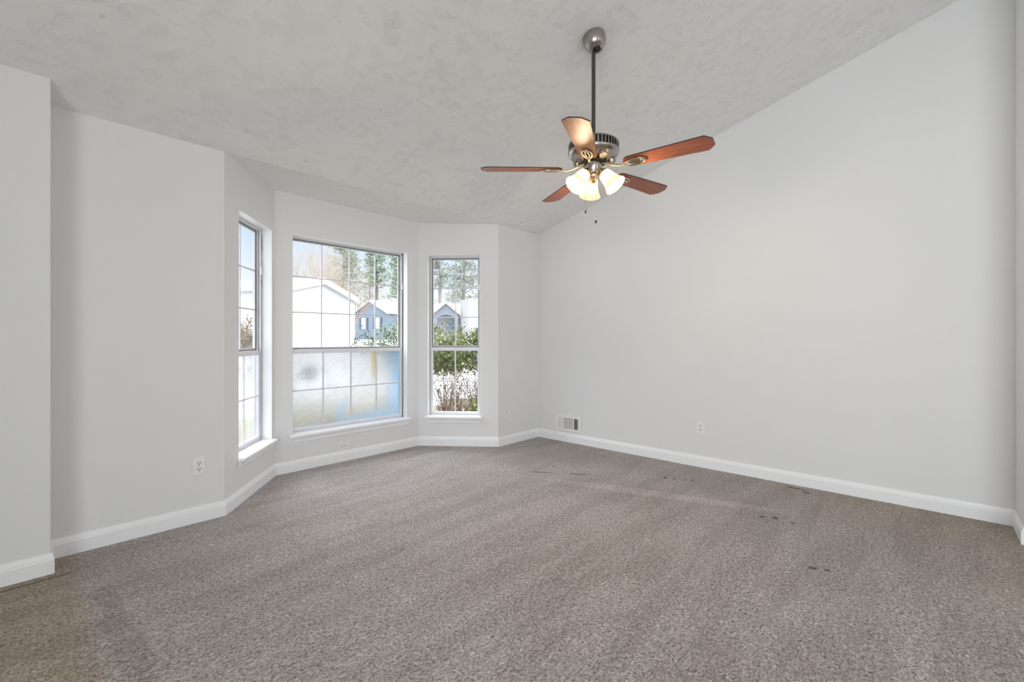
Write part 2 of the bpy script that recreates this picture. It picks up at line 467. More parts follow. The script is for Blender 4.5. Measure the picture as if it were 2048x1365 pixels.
# ------------------------------------------------------------------ mesh helpers
class MB:
    def __init__(s):
        s.v, s.f, s.mi = [], [], []
        s.cur = 0
    def add(s, vs_, fs):
        o = len(s.v)
        s.v += [tuple(v) for v in vs_]
        for f in fs:
            s.f.append(tuple(i + o for i in f))
            s.mi.append(s.cur)
        return s
    def box(s, a, b, mtx=None):
        x0, y0, z0 = a
        x1, y1, z1 = b
        vs_ = [Vector(p) for p in ((x0, y0, z0), (x1, y0, z0), (x1, y1, z0), (x0, y1, z0), (x0, y0, z1), (x1, y0, z1), (x1, y1, z1), (x0, y1, z1))]
        if mtx is not None:
            vs_ = [mtx @ v for v in vs_]
        return s.add(vs_, [(3, 2, 1, 0), (4, 5, 6, 7), (0, 1, 5, 4), (1, 2, 6, 5), (2, 3, 7, 6), (3, 0, 4, 7)])
    def tube(s, path, rad, n=8, closed=False, caps=True):
        path = [Vector(p) for p in path]
        k = len(path)
        rads = rad if isinstance(rad, (list, tuple)) else [rad] * k
        vs_ = []
        up = None
        for i in range(k):
            if closed:
                d = path[(i + 1) % k] - path[i - 1]
            else:
                d = path[min(i + 1, k - 1)] - path[max(i - 1, 0)]
            if d.length < 1e-9:
                d = Vector((0, 0, 1))
            d.normalize()
            if up is None:
                up = Vector((0, 0, 1)) if abs(d.z) < 0.9 else Vector((1, 0, 0))
            a = d.cross(up)
            if a.length < 1e-6:
                a = d.orthogonal()
            a.normalize()
            b_ = a.cross(d)
            up = b_
            for j in range(n):
                th = 2 * PI * j / n
                vs_.append(path[i] + (a * math.cos(th) + b_ * math.sin(th)) * rads[i])
        fs = []
        for i in range(k if closed else k - 1):
            for j in range(n):
                i2 = (i + 1) % k
                fs.append((i * n + j, i * n + (j + 1) % n, i2 * n + (j + 1) % n, i2 * n + j))
        if caps and not closed:
            fs.append(tuple(range(n - 1, -1, -1)))
            fs.append(tuple((k - 1) * n + j for j in range(n)))
        return s.add(vs_, fs)
    def lathe(s, prof, n=32, mtx=None, cap0=False, cap1=False):
        vs_, fs = [], []
        for (r_, z) in prof:
            for j in range(n):
                th = 2 * PI * j / n
                v = Vector((r_ * math.cos(th), r_ * math.sin(th), z))
                vs_.append(mtx @ v if mtx is not None else v)
        for i in range(len(prof) - 1):
            for j in range(n):
                fs.append((i * n + j, i * n + (j + 1) % n, (i + 1) * n + (j + 1) % n, (i + 1) * n + j))
        if cap0:
            fs.append(tuple(range(n - 1, -1, -1)))
        if cap1:
            fs.append(tuple((len(prof) - 1) * n + j for j in range(n)))
        return s.add(vs_, fs)
    def prism(s, pts, z0, z1, mtx=None):
        """pts: 2D polygon; z0/z1 numbers or callables of (x,y)."""
        n = len(pts)
        f0 = z0 if callable(z0) else (lambda x, y: z0)
        f1 = z1 if callable(z1) else (lambda x, y: z1)
        vs_ = [Vector((x, y, f0(x, y))) for x, y in pts] + [Vector((x, y, f1(x, y))) for x, y in pts]
        if mtx is not None:
            vs_ = [mtx @ v for v in vs_]
        fs = [tuple(range(n - 1, -1, -1)), tuple(range(n, 2 * n))]
        for i in range(n):
            fs.append((i, (i + 1) % n, n + (i + 1) % n, n + i))
        return s.add(vs_, fs)
    def build(s, name, material, parent=None, smooth=False, bevel=0.0, mtx=None):
        me = bpy.data.meshes.new(name)
        me.from_pydata(s.v, [], s.f)
        mats = material if isinstance(material, (list, tuple)) else [material]
        for m_ in mats:
            me.materials.append(M[m_] if isinstance(m_, str) else m_)
        if len(mats) > 1:
            me.polygons.foreach_set('material_index', s.mi)
        if smooth:
            me.polygons.foreach_set('use_smooth', [True] * len(me.polygons))
        me.update()
        o = bpy.data.objects.new(name, me)
        COL.objects.link(o)
        if mtx is not None:
            o.matrix_world = mtx
        if parent is not None:
            o.parent = parent
        if bevel > 0:
            bv = o.modifiers.new('bevel', 'BEVEL')
            bv.width = bevel
            bv.segments = 2
            bv.limit_method = 'ANGLE'
        if smooth:
            pass
        return o

def auto_smooth(o, ang=35):
    me = o.data
    me.polygons.foreach_set('use_smooth', [True] * len(me.polygons))
    try:
        me.set_sharp_from_angle(angle=R(ang))
    except Exception:
        pass
    return o

def empty(name, loc=(0, 0, 0), rz=0.0, parent=None):
    o = bpy.data.objects.new(name, None)
    o.empty_display_size = 0.1
    COL.objects.link(o)
    o.location = loc
    o.rotation_euler = (0, 0, rz)
    if parent is not None:
        o.parent = parent
    return o

def tag(o, label=None, cat=None, group=None, kind=None):
    if label: o['label'] = label
    if cat: o['category'] = cat
    if group: o['group'] = group
    if kind: o['kind'] = kind
    return o

# ------------------------------------------------------------------ room shell
HA = 2.405
SL = 0.28
YR = -5.0
YS = -9.0
XW = -6.5
def ceil_z(y):
    if y > 0:
        return HA + 0.047 * y
    if y > YR:
        return HA - SL * y
    return HA - SL * YR + SL * (y - YR)

A_ = (-4.0896, 0.0); B_ = (-3.2791, 0.0); C_ = (-2.7228, 0.681); D_ = (-1.2424, 0.681)
E_ = (-0.6909, 0.0); F_ = (0.0, 0.0); G_ = (0.0, -3.8247); H_ = (-0.35, -3.8247)
BUMP = 0.2085
TH = 0.15

def off_pt(prev, p, nxt, d):
    """mitred offset of p by d to the outside (left of travel)"""
    p = Vector(p)
    def nrm(a, b_):
        t_ = (Vector(b_) - Vector(a)).normalized()
        return Vector((-t_.y, t_.x))
    if prev is None:
        return p + nrm(p, nxt) * d
    if nxt is None:
        return p + nrm(prev, p) * d
    n1, n2 = nrm(prev, p), nrm(p, nxt)
    return p + (n1 + n2) * (d / (1 + n1.dot(n2)))

def wall(name, P0, P1, prev, nxt, openings=(), zt=None, th=TH):
    P0v, P1v = Vector(P0), Vector(P1)
    L = (P1v - P0v).length
    t_ = (P1v - P0v) / L
    nn = Vector((-t_.y, t_.x))
    o0 = off_pt(prev, P0, P1, th)
    o1 = off_pt(P0, P1, nxt, th)
    us = [0.0]
    zs = [-0.02]
    if openings:
        u0, u1, z0, z1 = openings[0]
        us += [u0, u1]
        zs += [z0, z1]
    us.append(L)
    nu, nz = len(us), len(zs) + 1
    vs_ = []
    for side in (0, 1):
        for i, u in enumerate(us):
            if side == 0:
                p = P0v + t_ * u
            else:
                p = o0 if i == 0 else (o1 if i == nu - 1 else P0v + t_ * u + nn * th)
            q = P0v + t_ * u
            for k in range(nz):
                z = zs[k] if k < nz - 1 else (ceil_z(q.y) + 0.06)
                vs_.append((p.x, p.y, z))
    def idx(s, i, k):
        return s * nu * nz + i * nz + k
    fs = []
    rev = []
    hole = bool(openings)
    for i in range(nu - 1):
        for k in range(nz - 1):
            if hole and i == 1 and k == 1:
                continue
            fs.append((idx(0, i, k), idx(0, i + 1, k), idx(0, i + 1, k + 1), idx(0, i, k + 1)))
            fs.append((idx(1, i, k), idx(1, i, k + 1), idx(1, i + 1, k + 1), idx(1, i + 1, k)))
    if hole:
        for (i, k, i2, k2) in ((1, 1, 2, 1), (2, 1, 2, 2), (2, 2, 1, 2), (1, 2, 1, 1)):
            rev.append(len(fs))
            fs.append((idx(0, i, k), idx(1, i, k), idx(1, i2, k2), idx(0, i2, k2)))
    for i in range(nu - 1):
        fs.append((idx(0, i, 0), idx(1, i, 0), idx(1, i + 1, 0), idx(0, i + 1, 0)))
        fs.append((idx(0, i, nz - 1), idx(0, i + 1, nz - 1), idx(1, i + 1, nz - 1), idx(1, i, nz - 1)))
    for k in range(nz - 1):
        fs.append((idx(0, 0, k), idx(0, 0, k + 1), idx(1, 0, k + 1), idx(1, 0, k)))
        fs.append((idx(0, nu - 1, k), idx(1, nu - 1, k), idx(1, nu - 1, k + 1), idx(0, nu - 1, k + 1)))
    mb = MB().add(vs_, fs)
    for q in rev:
        mb.mi[q] = 1
    o = mb.build(name, ['wall', 'trim'])
    tag(o, kind='structure')
    return o

W1 = (0.209, 0.818, 0.300, 2.080)
W2 = (0.150, 1.336, 0.300, 2.085)
W3 = (0.104, 0.675, 0.300, 2.075)
wall('wall_window_left', A_, B_, None, C_)
wall('wall_bay_left', B_, C_, A_, D_, [W1])
wall('wall_bay_center', C_, D_, B_, E_, [W2])
wall('wall_bay_right', D_, E_, C_, F_, [W3])
wall('wall_window_right', E_, F_, D_, G_)
wall('wall_right', F_, G_, E_, None)
# back wall stub right of the camera: a prism capped by the ceiling slope
o = MB().prism([(H_[0], G_[1] - 0.12), (0.15, G_[1] - 0.12), (0.15, G_[1]), (H_[0], G_[1])], -0.02,
               lambda x, y: ceil_z(y) + 0.06).build('wall_back', 'wall')
tag(o, kind='structure')
o = MB().prism([(XW - 0.15, -BUMP), (A_[0], -BUMP), (A_[0], TH), (XW - 0.15, TH)], -0.02,
               lambda x, y: ceil_z(min(y, 0)) + 0.06).build('wall_left', 'wall', bevel=0.006)
tag(o, kind='structure')
# behind the camera: right wall continues, south and west walls with openings added for the fill lamps
o = MB().prism([(0, YS), (0.15, YS), (0.15, G_[1] - 0.12), (0, G_[1] - 0.12)], -0.02, 2.9).build('wall_rear_right', 'wall')
mb = MB()
mb.add([(0, G_[1] - .12, 2.9), (0, YR, 2.9), (0, YS, 2.9), (0, YS, ceil_z(YS) + .06), (0, YR, ceil_z(YR) + .06), (0, G_[1] - .12, ceil_z(G_[1] - .12) + .06)], [(0, 1, 4, 5), (1, 2, 3, 4)])
o2 = mb.build('wall_rear_gable', 'wall')
tag(o, kind='structure'); tag(o2, kind='structure')
def panel_wall(name, axis, pos, a0, a1, op, zt):
    mb = MB()
    u0, u1, z0, z1 = op
    def bx(p, q, za, zb):
        if axis == 'y':
            mb.box((p, pos - 0.15, za), (q, pos, zb))
        else:
            mb.box((pos - 0.15, p, za), (pos, q, zb))
    bx(a0, u0, -0.02, zt); bx(u1, a1, -0.02, zt); bx(u0, u1, -0.02, z0); bx(u0, u1, z1, zt)
    return tag(mb.build(name, 'wall'), kind='structure')
panel_wall('wall_south', 'y', YS, XW, 0.15, (-4.4, -2.2, 0.9, 2.1), 2.75)
o = MB()
zt = ceil_z(YR) + 0.05
for (p, q, za, zb) in ((YS, -7.05, -0.02, 2.75), (-3.55, -BUMP, -0.02, 2.3), (-7.05, -3.55, 2.3, 2.4), (-7.05, -3.55, -0.02, 0.12)):
    o.box((XW - 0.15, p, za), (XW, q, zb))
o.add([(XW, -BUMP, 2.3), (XW, YS, 2.3), (XW, YS, ceil_z(YS) + .06), (XW, YR, ceil_z(YR) + .06), (XW, -BUMP, ceil_z(-BUMP) + .06)], [(0, 1, 2, 3, 4)])
tag(o.build('wall_west', 'wall'), kind='structure')

# floor and ceiling follow the room outline
outline = [(XW - .1, -BUMP + .1), (A_[0] - 0.02, -BUMP + .1), (A_[0] - .02, 0.02), (B_[0], 0.02), (C_[0], C_[1] + .02), (D_[0], D_[1] + .02),
           (E_[0], 0.02), (0.02, 0.02), (0.02, YS - .02), (XW - .1, YS - .02)]
fl = MB().prism(outline, -0.1, 0.0).build('floor', 'carpet')
tag(fl, kind='structure')
mb = MB()
def cz(x, y): return ceil_z(y)
def cz2(x, y): return ceil_z(y) + 0.12
mb.prism([(XW - .1, YR), (0.02, YR), (0.02, 0), (E_[0], 0), (B_[0], 0), (XW - .1, 0)], cz, cz2)
mb.prism([(B_[0] - .02, 0), (E_[0] + .02, 0), (D_[0] + .01, D_[1] + .02), (C_[0] - .01, C_[1] + .02)], cz, cz2)
mb.prism([(XW - .1, YS - .1), (0.02, YS - .1), (0.02, YR), (XW - .1, YR)], cz, cz2)
tag(mb.build('ceiling', 'ceiling'), kind='structure')
# roof soffit above the bay outside
mb = MB()
mb.prism([(-4.4, 0.16), (0.4, 0.16), (0.0, 1.0), (-3.9, 1.0)], 2.58, 2.72)
tag(mb.build('trim_eave', 'trim'), kind='structure')

# baseboards
PROF = [(0.0, 0.0), (0.013, 0.0), (0.013, 0.070), (0.0105, 0.076), (0.0105, 0.080), (0.006, 0.092), (0.004, 0.100), (0.0, 0.101)]
def baseboard(name, P0, P1, prev, nxt, ext0=0.0, ext1=0.0):
    vs_ = []
    n = len(PROF)
    for end in (0, 1):
        for d, z in PROF:
            p = off_pt(prev, P0, P1, -d) if end == 0 else off_pt(P0, P1, nxt, -d)
            vs_.append((p.x, p.y, z))
    fs = [tuple(range(n)), tuple(range(2 * n - 1, n - 1, -1))]
    for i in range(n):
        j = (i + 1) % n
        fs.append((i, n + i, n + j, j))
    return tag(MB().add(vs_, fs).build(name, 'trim'), kind='structure')
A1 = (A_[0], -BUMP)
W0 = (XW, -BUMP)
baseboard('baseboard_left', W0, A1, None, A_)
baseboard('baseboard_left_return', A1, A_, W0, B_)
baseboard('baseboard_window_left', A_, B_, A1, C_)
baseboard('baseboard_bay_left', B_, C_, A_, D_)
baseboard('baseboard_bay_center', C_, D_, B_, E_)
baseboard('baseboard_bay_right', D_, E_, C_, F_)
baseboard('baseboard_window_right', E_, F_, D_, G_)
baseboard('baseboard_right', F_, G_, E_, H_)
baseboard('baseboard_back', G_, H_, F_, None)

# ------------------------------------------------------------------ windows
def window(name, P0, P1, op, cols, fog_lower, fog_upper=None):
    """Local frame: x along the wall from the opening centre, y outward, z up."""
    P0v, P1v = Vector(P0), Vector(P1)
    t_ = (P1v - P0v).normalized()
    u0, u1, z0, z1 = op
    uc = (u0 + u1) / 2
    base = P0v + t_ * uc
    root = empty(name, (base.x, base.y, 0), math.atan2(t_.y, t_.x))
    tag(root, kind='structure')
    hw = (u1 - u0) / 2
    yf = 0.078          # room face of the aluminium frame
    zb, zt_ = z0 + 0.022, z1
    zm = 1.055          # meeting rail
    # outer frame: jamb channels of dark aluminium with a paler inner lip
    mb = MB()
    fw_ = 0.020
    for (xa, xb) in ((-hw, -hw + fw_), (hw - fw_, hw)):
        mb.box((xa, yf, zb), (xb, yf + 0.012, zt_))
        mb.box((xa, yf + 0.024, zb), (xb, yf + 0.036, zt_))
        mb.box((xa, yf + 0.048, zb), (xb, yf + 0.062, zt_))
    for (xa, xb) in ((-hw, -hw + 0.008), (hw - 0.008, hw)):
        mb.box((xa, yf, zb), (xb, yf + 0.062, zt_))
    mb.box((-hw, yf, zt_ - 0.014), (hw, yf + 0.062, zt_))
    mb.box((-hw, yf, zb), (hw, yf + 0.062, zb + 0.012))
    mb.build('window_frame', 'alu', root)
    def sash(nm, ya, yb, xa, xb, za, zb_, sw, top, bot, rows, metal, gl, line):
        s = empty(nm, parent=root)
        mb = MB()
        mb.box((xa, ya, za), (xa + sw, yb, zb_))
        mb.box((xb - sw, ya, za), (xb, yb, zb_))
        mb.box((xa + sw, ya, zb_ - top), (xb - sw, yb, zb_))
        mb.box((xa + sw, ya, za), (xb - sw, yb, za + bot))
        mb.build('sash_rail', metal, s, bevel=0.002)
        gx0, gx1, gz0, gz1 = xa + sw, xb - sw, za + bot, zb_ - top
        ym = (ya + yb) / 2
        if line:
            mb = MB()
            w = 0.006
            for a, b_ in (((gx0, ya + .002, gz0), (gx0 + w, yb, gz1)), ((gx1 - w, ya + .002, gz0), (gx1, yb, gz1)),
                          ((gx0 + w, ya + .002, gz0), (gx1 - w, yb, gz0 + w)), ((gx0 + w, ya + .002, gz1 - w), (gx1 - w, yb, gz1))):
                mb.box(a, b_)
            mb.build('glazing_bead', 'muntin', s)
        MB().box((gx0, ym - 0.002, gz0), (gx1, ym + 0.002, gz1)).build('glass_pane', gl, s)
        mb = MB()
        m2 = 0.0055
        for c_ in range(1, cols):
            x = gx0 + (gx1 - gx0) * c_ / cols
            mb.box((x - m2, ym - 0.007, gz0), (x + m2, ym + 0.004, gz1))
        for r_ in range(1, rows):
            z = gz0 + (gz1 - gz0) * r_ / rows
            mb.box((gx0, ym - 0.006, z - m2), (gx1, ym + 0.0035, z + m2))
        mb.build('muntin', 'muntin', s)
        return s
    xi = hw - 0.016
    s1 = sash('upper_sash', yf + 0.038, yf + 0.054, -xi, xi, zm + 0.012, zt_ - 0.012, 0.014, 0.014, 0.016, 3, 'alu_dark', fog_upper or 'glass', True)
    s2 = sash('lower_sash', yf + 0.010, yf + 0.026, -xi + .002, xi - .002, zb + 0.010, zm + 0.014, 0.018, 0.036, 0.028, 2, 'alu_light', fog_lower, False)
    # sash keepers in the jamb
    mb = MB()
    mb.box((hw - 0.024, yf - 0.006, 1.70), (hw - 0.004, yf + 0.004, 1.76))
    mb.build('sash_stop', 'plastic', root, bevel=0.002)
    mb = MB()
    mb.box((hw - 0.010, yf - 0.003, 1.90), (hw - 0.004, yf + 0.001, 2.03))
    mb.box((hw - 0.010, yf - 0.003, 1.60), (hw - 0.004, yf + 0.001, 1.66))
    mb.build('balance_clip', 'alu_dark', root)
    # sill: stool board with horns and a small apron moulding
    st = MB()
    ov = 0.026
    pts = [(-hw - ov, -0.048), (hw + ov, -0.048), (hw + ov, -0.0005), (hw - 0.0005, -0.0005), (hw - 0.0005, yf + 0.008), (-hw + 0.0005, yf + 0.008), (-hw + 0.0005, -0.0005), (-hw - ov, -0.0005)]
    st.prism(pts, z0 + 0.001, z0 + 0.024)
    st.build('window_sill', 'trim', root, bevel=0.005)
    ap = MB()
    prof = [(-0.0005, z0), (-0.030, z0), (-0.028, z0 - 0.012), (-0.016, z0 - 0.020), (-0.013, z0 - 0.046), (-0.006, z0 - 0.054), (-0.0005, z0 - 0.054)]
    n = len(prof)
    vs_ = [(-hw - ov + 0.02 * k, y, z) for k in (0,) for y, z in prof] + [(hw + ov, y, z) for y, z in prof]
    for i, (y, z) in enumerate(prof):
        e = min(0.022, (z0 - z) * 0.45)
        vs_[i] = (-hw - ov + 0.004 + e, y, z)
        vs_[n + i] = (hw + ov - 0.004 - e, y, z)
    fs = [tuple(range(n - 1, -1, -1)), tuple(range(n, 2 * n))] + [(i, (i + 1) % n, n + (i + 1) % n, n + i) for i in range(n)]
    ap.add(vs_, fs)
    ap.build('sill_apron', 'trim', root)
    return root
window('window_1', B_, C_, W1, 2, 'glass_haze')
window('window_2', C_, D_, W2, 4, 'glass_fog')
window('window_3', D_, E_, W3, 2, 'glass')

# window and door added behind the camera to let the fill light in
for nm, a, b_, bars in (('added_window', (-4.4, YS - .1, .9), (-2.2, YS - .05, 2.1), 'x'), ('added_door', (XW - .1, -7.05, .12), (XW - .05, -3.55, 2.3), 'y')):
    root = empty(nm)
    tag(root, kind='structure')
    fr, gl = MB(), MB()
    k = 0 if bars == 'x' else 1
    n = 4
    for i in range(n + 1):
        c_ = a[k] + (b_[k] - a[k]) * i / n
        lo, hi = list(a), list(b_)
        lo[k] = max(a[k], c_ - .03); hi[k] = min(b_[k], c_ + .03)
        fr.box(lo, hi)
    for za, zb in ((a[2], a[2] + .06), (b_[2] - .06, b_[2])):
        fr.box((a[0], a[1], za), (b_[0], b_[1], zb))
    fr.build('door_frame' if nm == 'added_door' else 'window_frame', 'trim', root)
    if k == 0:
        gl.box((a[0], a[1] + .02, a[2]), (b_[0], a[1] + .026, b_[2]))
    else:
        gl.box((a[0] + .02, a[1], a[2]), (a[0] + .026, b_[1], b_[2]))
    gl.build('glass_pane', 'glass', root)

# ------------------------------------------------------------------ outlets and vent
def wall_frame(P0, P1, u, z):
    P0v, P1v = Vector(P0), Vector(P1)
    t_ = (P1v - P0v).normalized()
    p = P0v + t_ * u
    # local x along wall, local y outward (into wall), z up
    return Matrix.Translation((p.x, p.y, z)) @ Matrix.Rotation(math.atan2(t_.y, t_.x), 4, 'Z')

def outlet(mtx, label, rot=0.0):
    root = empty('wall_outlet')
    root.matrix_world = mtx @ Matrix.Rotation(rot, 4, 'Y')
    tag(root, label, 'outlet', 'duplex outlets low on the walls')
    MB().box((-0.0355, -0.0070, -0.0575), (0.0355, 0, 0.0575)).build('cover_plate', 'plastic', root, bevel=0.003)
    for dz in (-0.0195, 0.0195):
        prof = []
        for i in range(24):
            a = 2 * PI * i / 24
            prof.append((0.0168 * math.cos(a), max(-0.0135, min(0.0135, 0.0168 * math.sin(a)))))
        mb = MB()
        n = len(prof)
        vs_ = [(x, -0.0085, z + dz) for x, z in prof] + [(x, -0.004, z + dz) for x, z in prof]
        mb.add(vs_, [tuple(range(n))] + [(i, n + i, n + (i + 1) % n, (i + 1) % n) for i in range(n)])
        rc = mb.build('receptacle', 'plastic', root)
        sl = MB()
        sl.box((-0.0084, -0.0092, dz - 0.001), (-0.0050, -0.0080, dz + 0.0085))
        sl.box((0.0050, -0.0092, dz - 0.001), (0.0084, -0.0080, dz + 0.0075))
        sl.lathe([(0.0034, 0.0), (0.0034, 0.0012)], 10, Matrix.Translation((0, -0.0080, dz - 0.0070)) @ Matrix.Rotation(R(90), 4, 'X'), True, True)
        sl.build('slot', 'dark', rc)
    MB().lathe([(0.0032, 0), (0.0032, 0.0015), (0.001, 0.0022)], 12, Matrix.Translation((0, -0.0060, 0)) @ Matrix.Rotation(R(90), 4, 'X'), True, True).build('screw', 'steel', root)
    return root
outlet(wall_frame(A_, B_, 0.668, 0.355), 'white duplex outlet on the wall left of the bay windows')
outlet(wall_frame(C_, D_, 0.617, 0.146), 'white duplex outlet mounted sideways below the wide centre window', R(90))
outlet(wall_frame(E_, F_, 0.125, 0.355), 'small white duplex outlet on the narrow wall right of the bay')
outlet(wall_frame(F_, G_, 1.90, 0.357), 'white duplex outlet alone on the long right wall')

# register: white stamped grille with three louvre banks
root = empty('air_vent')
root.matrix_world = wall_frame(F_, G_, 0.433, 0.212)
tag(root, 'white rectangular air register on the right wall near the corner, dark right louvres', 'air vent')
mb = MB()
w, h = 0.175, 0.092
iw, ih = 0.135, 0.060
for a, b_ in (((-w, -0.012, -h), (-iw, 0, h)), ((iw, -0.012, -h), (w, 0, h)), ((-iw, -0.012, ih), (iw, 0, h)), ((-iw, -0.012, -h), (iw, 0, -ih))):
    mb.box(a, b_)
mb.box((-0.078, -0.008, -ih), (-0.066, 0, ih))
mb.box((0.066, -0.008, -ih), (0.078, 0, ih))
mb.build('frame', 'plastic', root)
MB().box((-iw, -0.0012, -ih), (iw, -0.0002, ih)).build('duct_opening', 'dark', root)
mb = MB()
for i in range(6):
    x = -0.130 + 0.0095 * i
    mb.box((-0.0008, -0.006, -ih), (0.0008, 0.006, ih), Matrix.Translation((x, -0.006, 0)) @ Matrix.Rotation(R(-38), 4, 'Z'))
mb.build('left_louver', 'plastic', root)
mb = MB()
for i in range(11):
    z = -ih + 0.005 + (2 * ih - 0.01) * i / 10
    mb.box((-0.066, -0.0048, -0.0007), (0.066, 0.0048, 0.0007), Matrix.Translation((0, -0.005, z)) @ Matrix.Rotation(R(40), 4, 'X'))
mb.build('center_louver', 'plastic', root)
mb = MB()
for i in range(5):
    x = 0.087 + 0.0105 * i
    mb.box((-0.0006, -0.0035, -ih), (0.0006, 0.0035, ih), Matrix.Translation((x, -0.005, 0)) @ Matrix.Rotation(R(45), 4, 'Z'))
mb.build('right_louver', 'plastic', root)
MB().box((-0.150, -0.018, -0.010), (-0.145, -0.008, 0.022)).build('damper_lever', 'plastic', root)

# ------------------------------------------------------------------ ceiling fan
FX, FY = -1.896, -1.966
FZ = ceil_z(FY)
YAW = R(-47.4)
fan = empty('ceiling_fan', (FX, FY, FZ), YAW)
tag(fan, 'five-blade ceiling fan with cherry blades, nickel motor and three lit glass shades', 'ceiling fan')
# canopy tilts with the slope: slope direction is world +y; local frame is yawed by YAW
slope_tilt = Matrix.Rotation(-YAW, 4, 'Z') @ Matrix.Rotation(-math.atan(SL), 4, 'X') @ Matrix.Rotation(YAW, 4, 'Z')
mb = MB()
mb.lathe([(0.066, 0.0), (0.068, -0.006), (0.067, -0.022), (0.064, -0.045), (0.055, -0.066), (0.045, -0.076), (0.040, -0.079),
          (0.040, -0.084), (0.036, -0.086), (0.030, -0.090), (0.021, -0.086)], 40, slope_tilt)
auto_smooth(mb.build('canopy', 'nickel', fan), 50)
mb = MB()
mb.lathe([(0.001, -0.098), (0.014, -0.094), (0.020, -0.084), (0.020, -0.070), (0.001, -0.06)], 24, slope_tilt)
auto_smooth(mb.build('hanger_ball', 'fly', fan))
ZB = 2.170 - FZ       # blade plane
MB().lathe([(0.0115, -0.085), (0.0115, ZB + 0.165)], 20).build('downrod', 'bronze_rod', fan, smooth=True)
mb = MB()
z = ZB
mb.lathe([(0.0115, z + 0.200), (0.020, z + 0.198), (0.022, z + 0.177), (0.030, z + 0.170), (0.09, z + 0.167), (0.130, z + 0.160), (0.147, z + 0.150), (0.150, z + 0.143),
          (0.143, z + 0.139)], 64)
mb.lathe([(0.143, z + 0.104), (0.151, z + 0.101), (0.151, z + 0.095), (0.146, z + 0.084), (0.132, z + 0.070), (0.110, z + 0.059), (0.085, z + 0.053), (0.062, z + 0.052), (0.02, z + 0.052)], 64)
auto_smooth(mb.build('motor_housing', 'nickel', fan), 50)
mh = [o for o in fan.children if o.name.startswith('motor_housing')][0]
mb = MB()
mb.lathe([(0.136, z + 0.141), (0.136, z + 0.102)], 64)
mb.build('vent_core', 'fly', mh, smooth=True)
mb = MB()
for i in range(44):
    a = 2 * PI * i / 44
    mb.box((0.137, -0.0028, z + 0.102), (0.1485, 0.0028, z + 0.141), Matrix.Rotation(a, 4, 'Z'))
mb.build('vent_fin', 'nickel', mh)
for i in range(5):
    a = R(-35.5 + 36 + 72 * i)
    mt = Matrix.Rotation(a, 4, 'Z') @ Matrix.Translation((0.108, 0, z + 0.052)) @ Matrix.Rotation(R(155), 4, 'Y')
    mb = MB()
    mb.lathe([(0.024, -0.012), (0.024, 0.008), (0.021, 0.013), (0.017, 0.013), (0.016, 0.009), (0.005, 0.009), (0.004, 0.013), (0.0005, 0.013)], 24, mt)
    auto_smooth(mb.build('motor_boss', 'nickel', mh), 40)
mb = MB()
mb.lathe([(0.02, z + 0.052), (0.078, z + 0.051), (0.080, z + 0.040), (0.074, z + 0.034), (0.048, z + 0.033)], 40)
auto_smooth(mb.build('flywheel', 'fly', fan))
# blades
def blade_outline():
    pts = []
    r0, r1 = 0.195, 0.665
    w0, w1 = 0.052, 0.068
    pts.append((r1 - 0.035, -w1)); pts.append((r1 - 0.004, -w1 * 0.50)); pts.append((r1, -w1 * 0.40)); pts.append((r1, w1 * 0.40)); pts.append((r1 - 0.004, w1 * 0.50)); pts.append((r1 - 0.035, w1))
    k = 8
    for i in range(k + 1):
        a = PI / 2 + PI * i / k
        pts.append((r0 + 0.035 + 0.045 * math.cos(a), w0 * math.sin(a)))
    return pts
for i in range(5):
    a = R(-35.5 + 72 * i)
    br = Matrix.Rotation(a, 4, 'Z') @ Matrix.Translation((0, 0, z)) @ Matrix.Rotation(R(-10), 4, 'X')
    mb = MB()
    ol = blade_outline()
    n = len(ol)
    mb.add([(x, y, -0.003) for x, y in ol] + [(x, y, 0.003) for x, y in ol], [tuple(range(n - 1, -1, -1)), tuple(range(n, 2 * n))])
    mb.cur = 1
    mb.add([(x, y, -0.003) for x, y in ol] + [(x, y, 0.003) for x, y in ol], [(q, (q + 1) % n, n + (q + 1) % n, n + q) for q in range(n)])
    bl = mb.build('blade', ['wood', 'edge'], fan)
    bl.matrix_local = br
    # blade arm: stem from the flywheel splitting into a leaf-shaped loop under the blade
    mb = MB()
    mb.tube([(0.060, 0, 0.030), (0.095, 0, 0.014), (0.130, 0, -0.002), (0.165, 0, -0.012), (0.195, 0, -0.009)], [0.009, 0.0075, 0.0065, 0.007, 0.006], 10)
    lp = []
    for q in range(28):
        th = 2 * PI * q / 28
        x = 0.250 + 0.060 * math.cos(th)
        y = 0.026 * math.sin(th) * (1.0 + 0.25 * math.cos(th))
        lp.append((x, y, -0.0085))
    mb.tube(lp, 0.0042, 8, closed=True)
    lp = [(0.252 + 0.048 * math.cos(2 * PI * q / 20), 0.010 * math.sin(2 * PI * q / 20), -0.0080) for q in range(20)]
    mb.tube(lp, 0.0034, 8, closed=True)
    for sx, sy in ((0.225, 0.018), (0.225, -0.018), (0.292, 0)):
        mb.lathe([(0.0055, -0.004), (0.0055, -0.009), (0.003, -0.011)], 12, Matrix.Translation((sx, sy, 0)), False, True)
    ia = mb.build('blade_arm', 'iron', bl)
    auto_smooth(ia, 60)
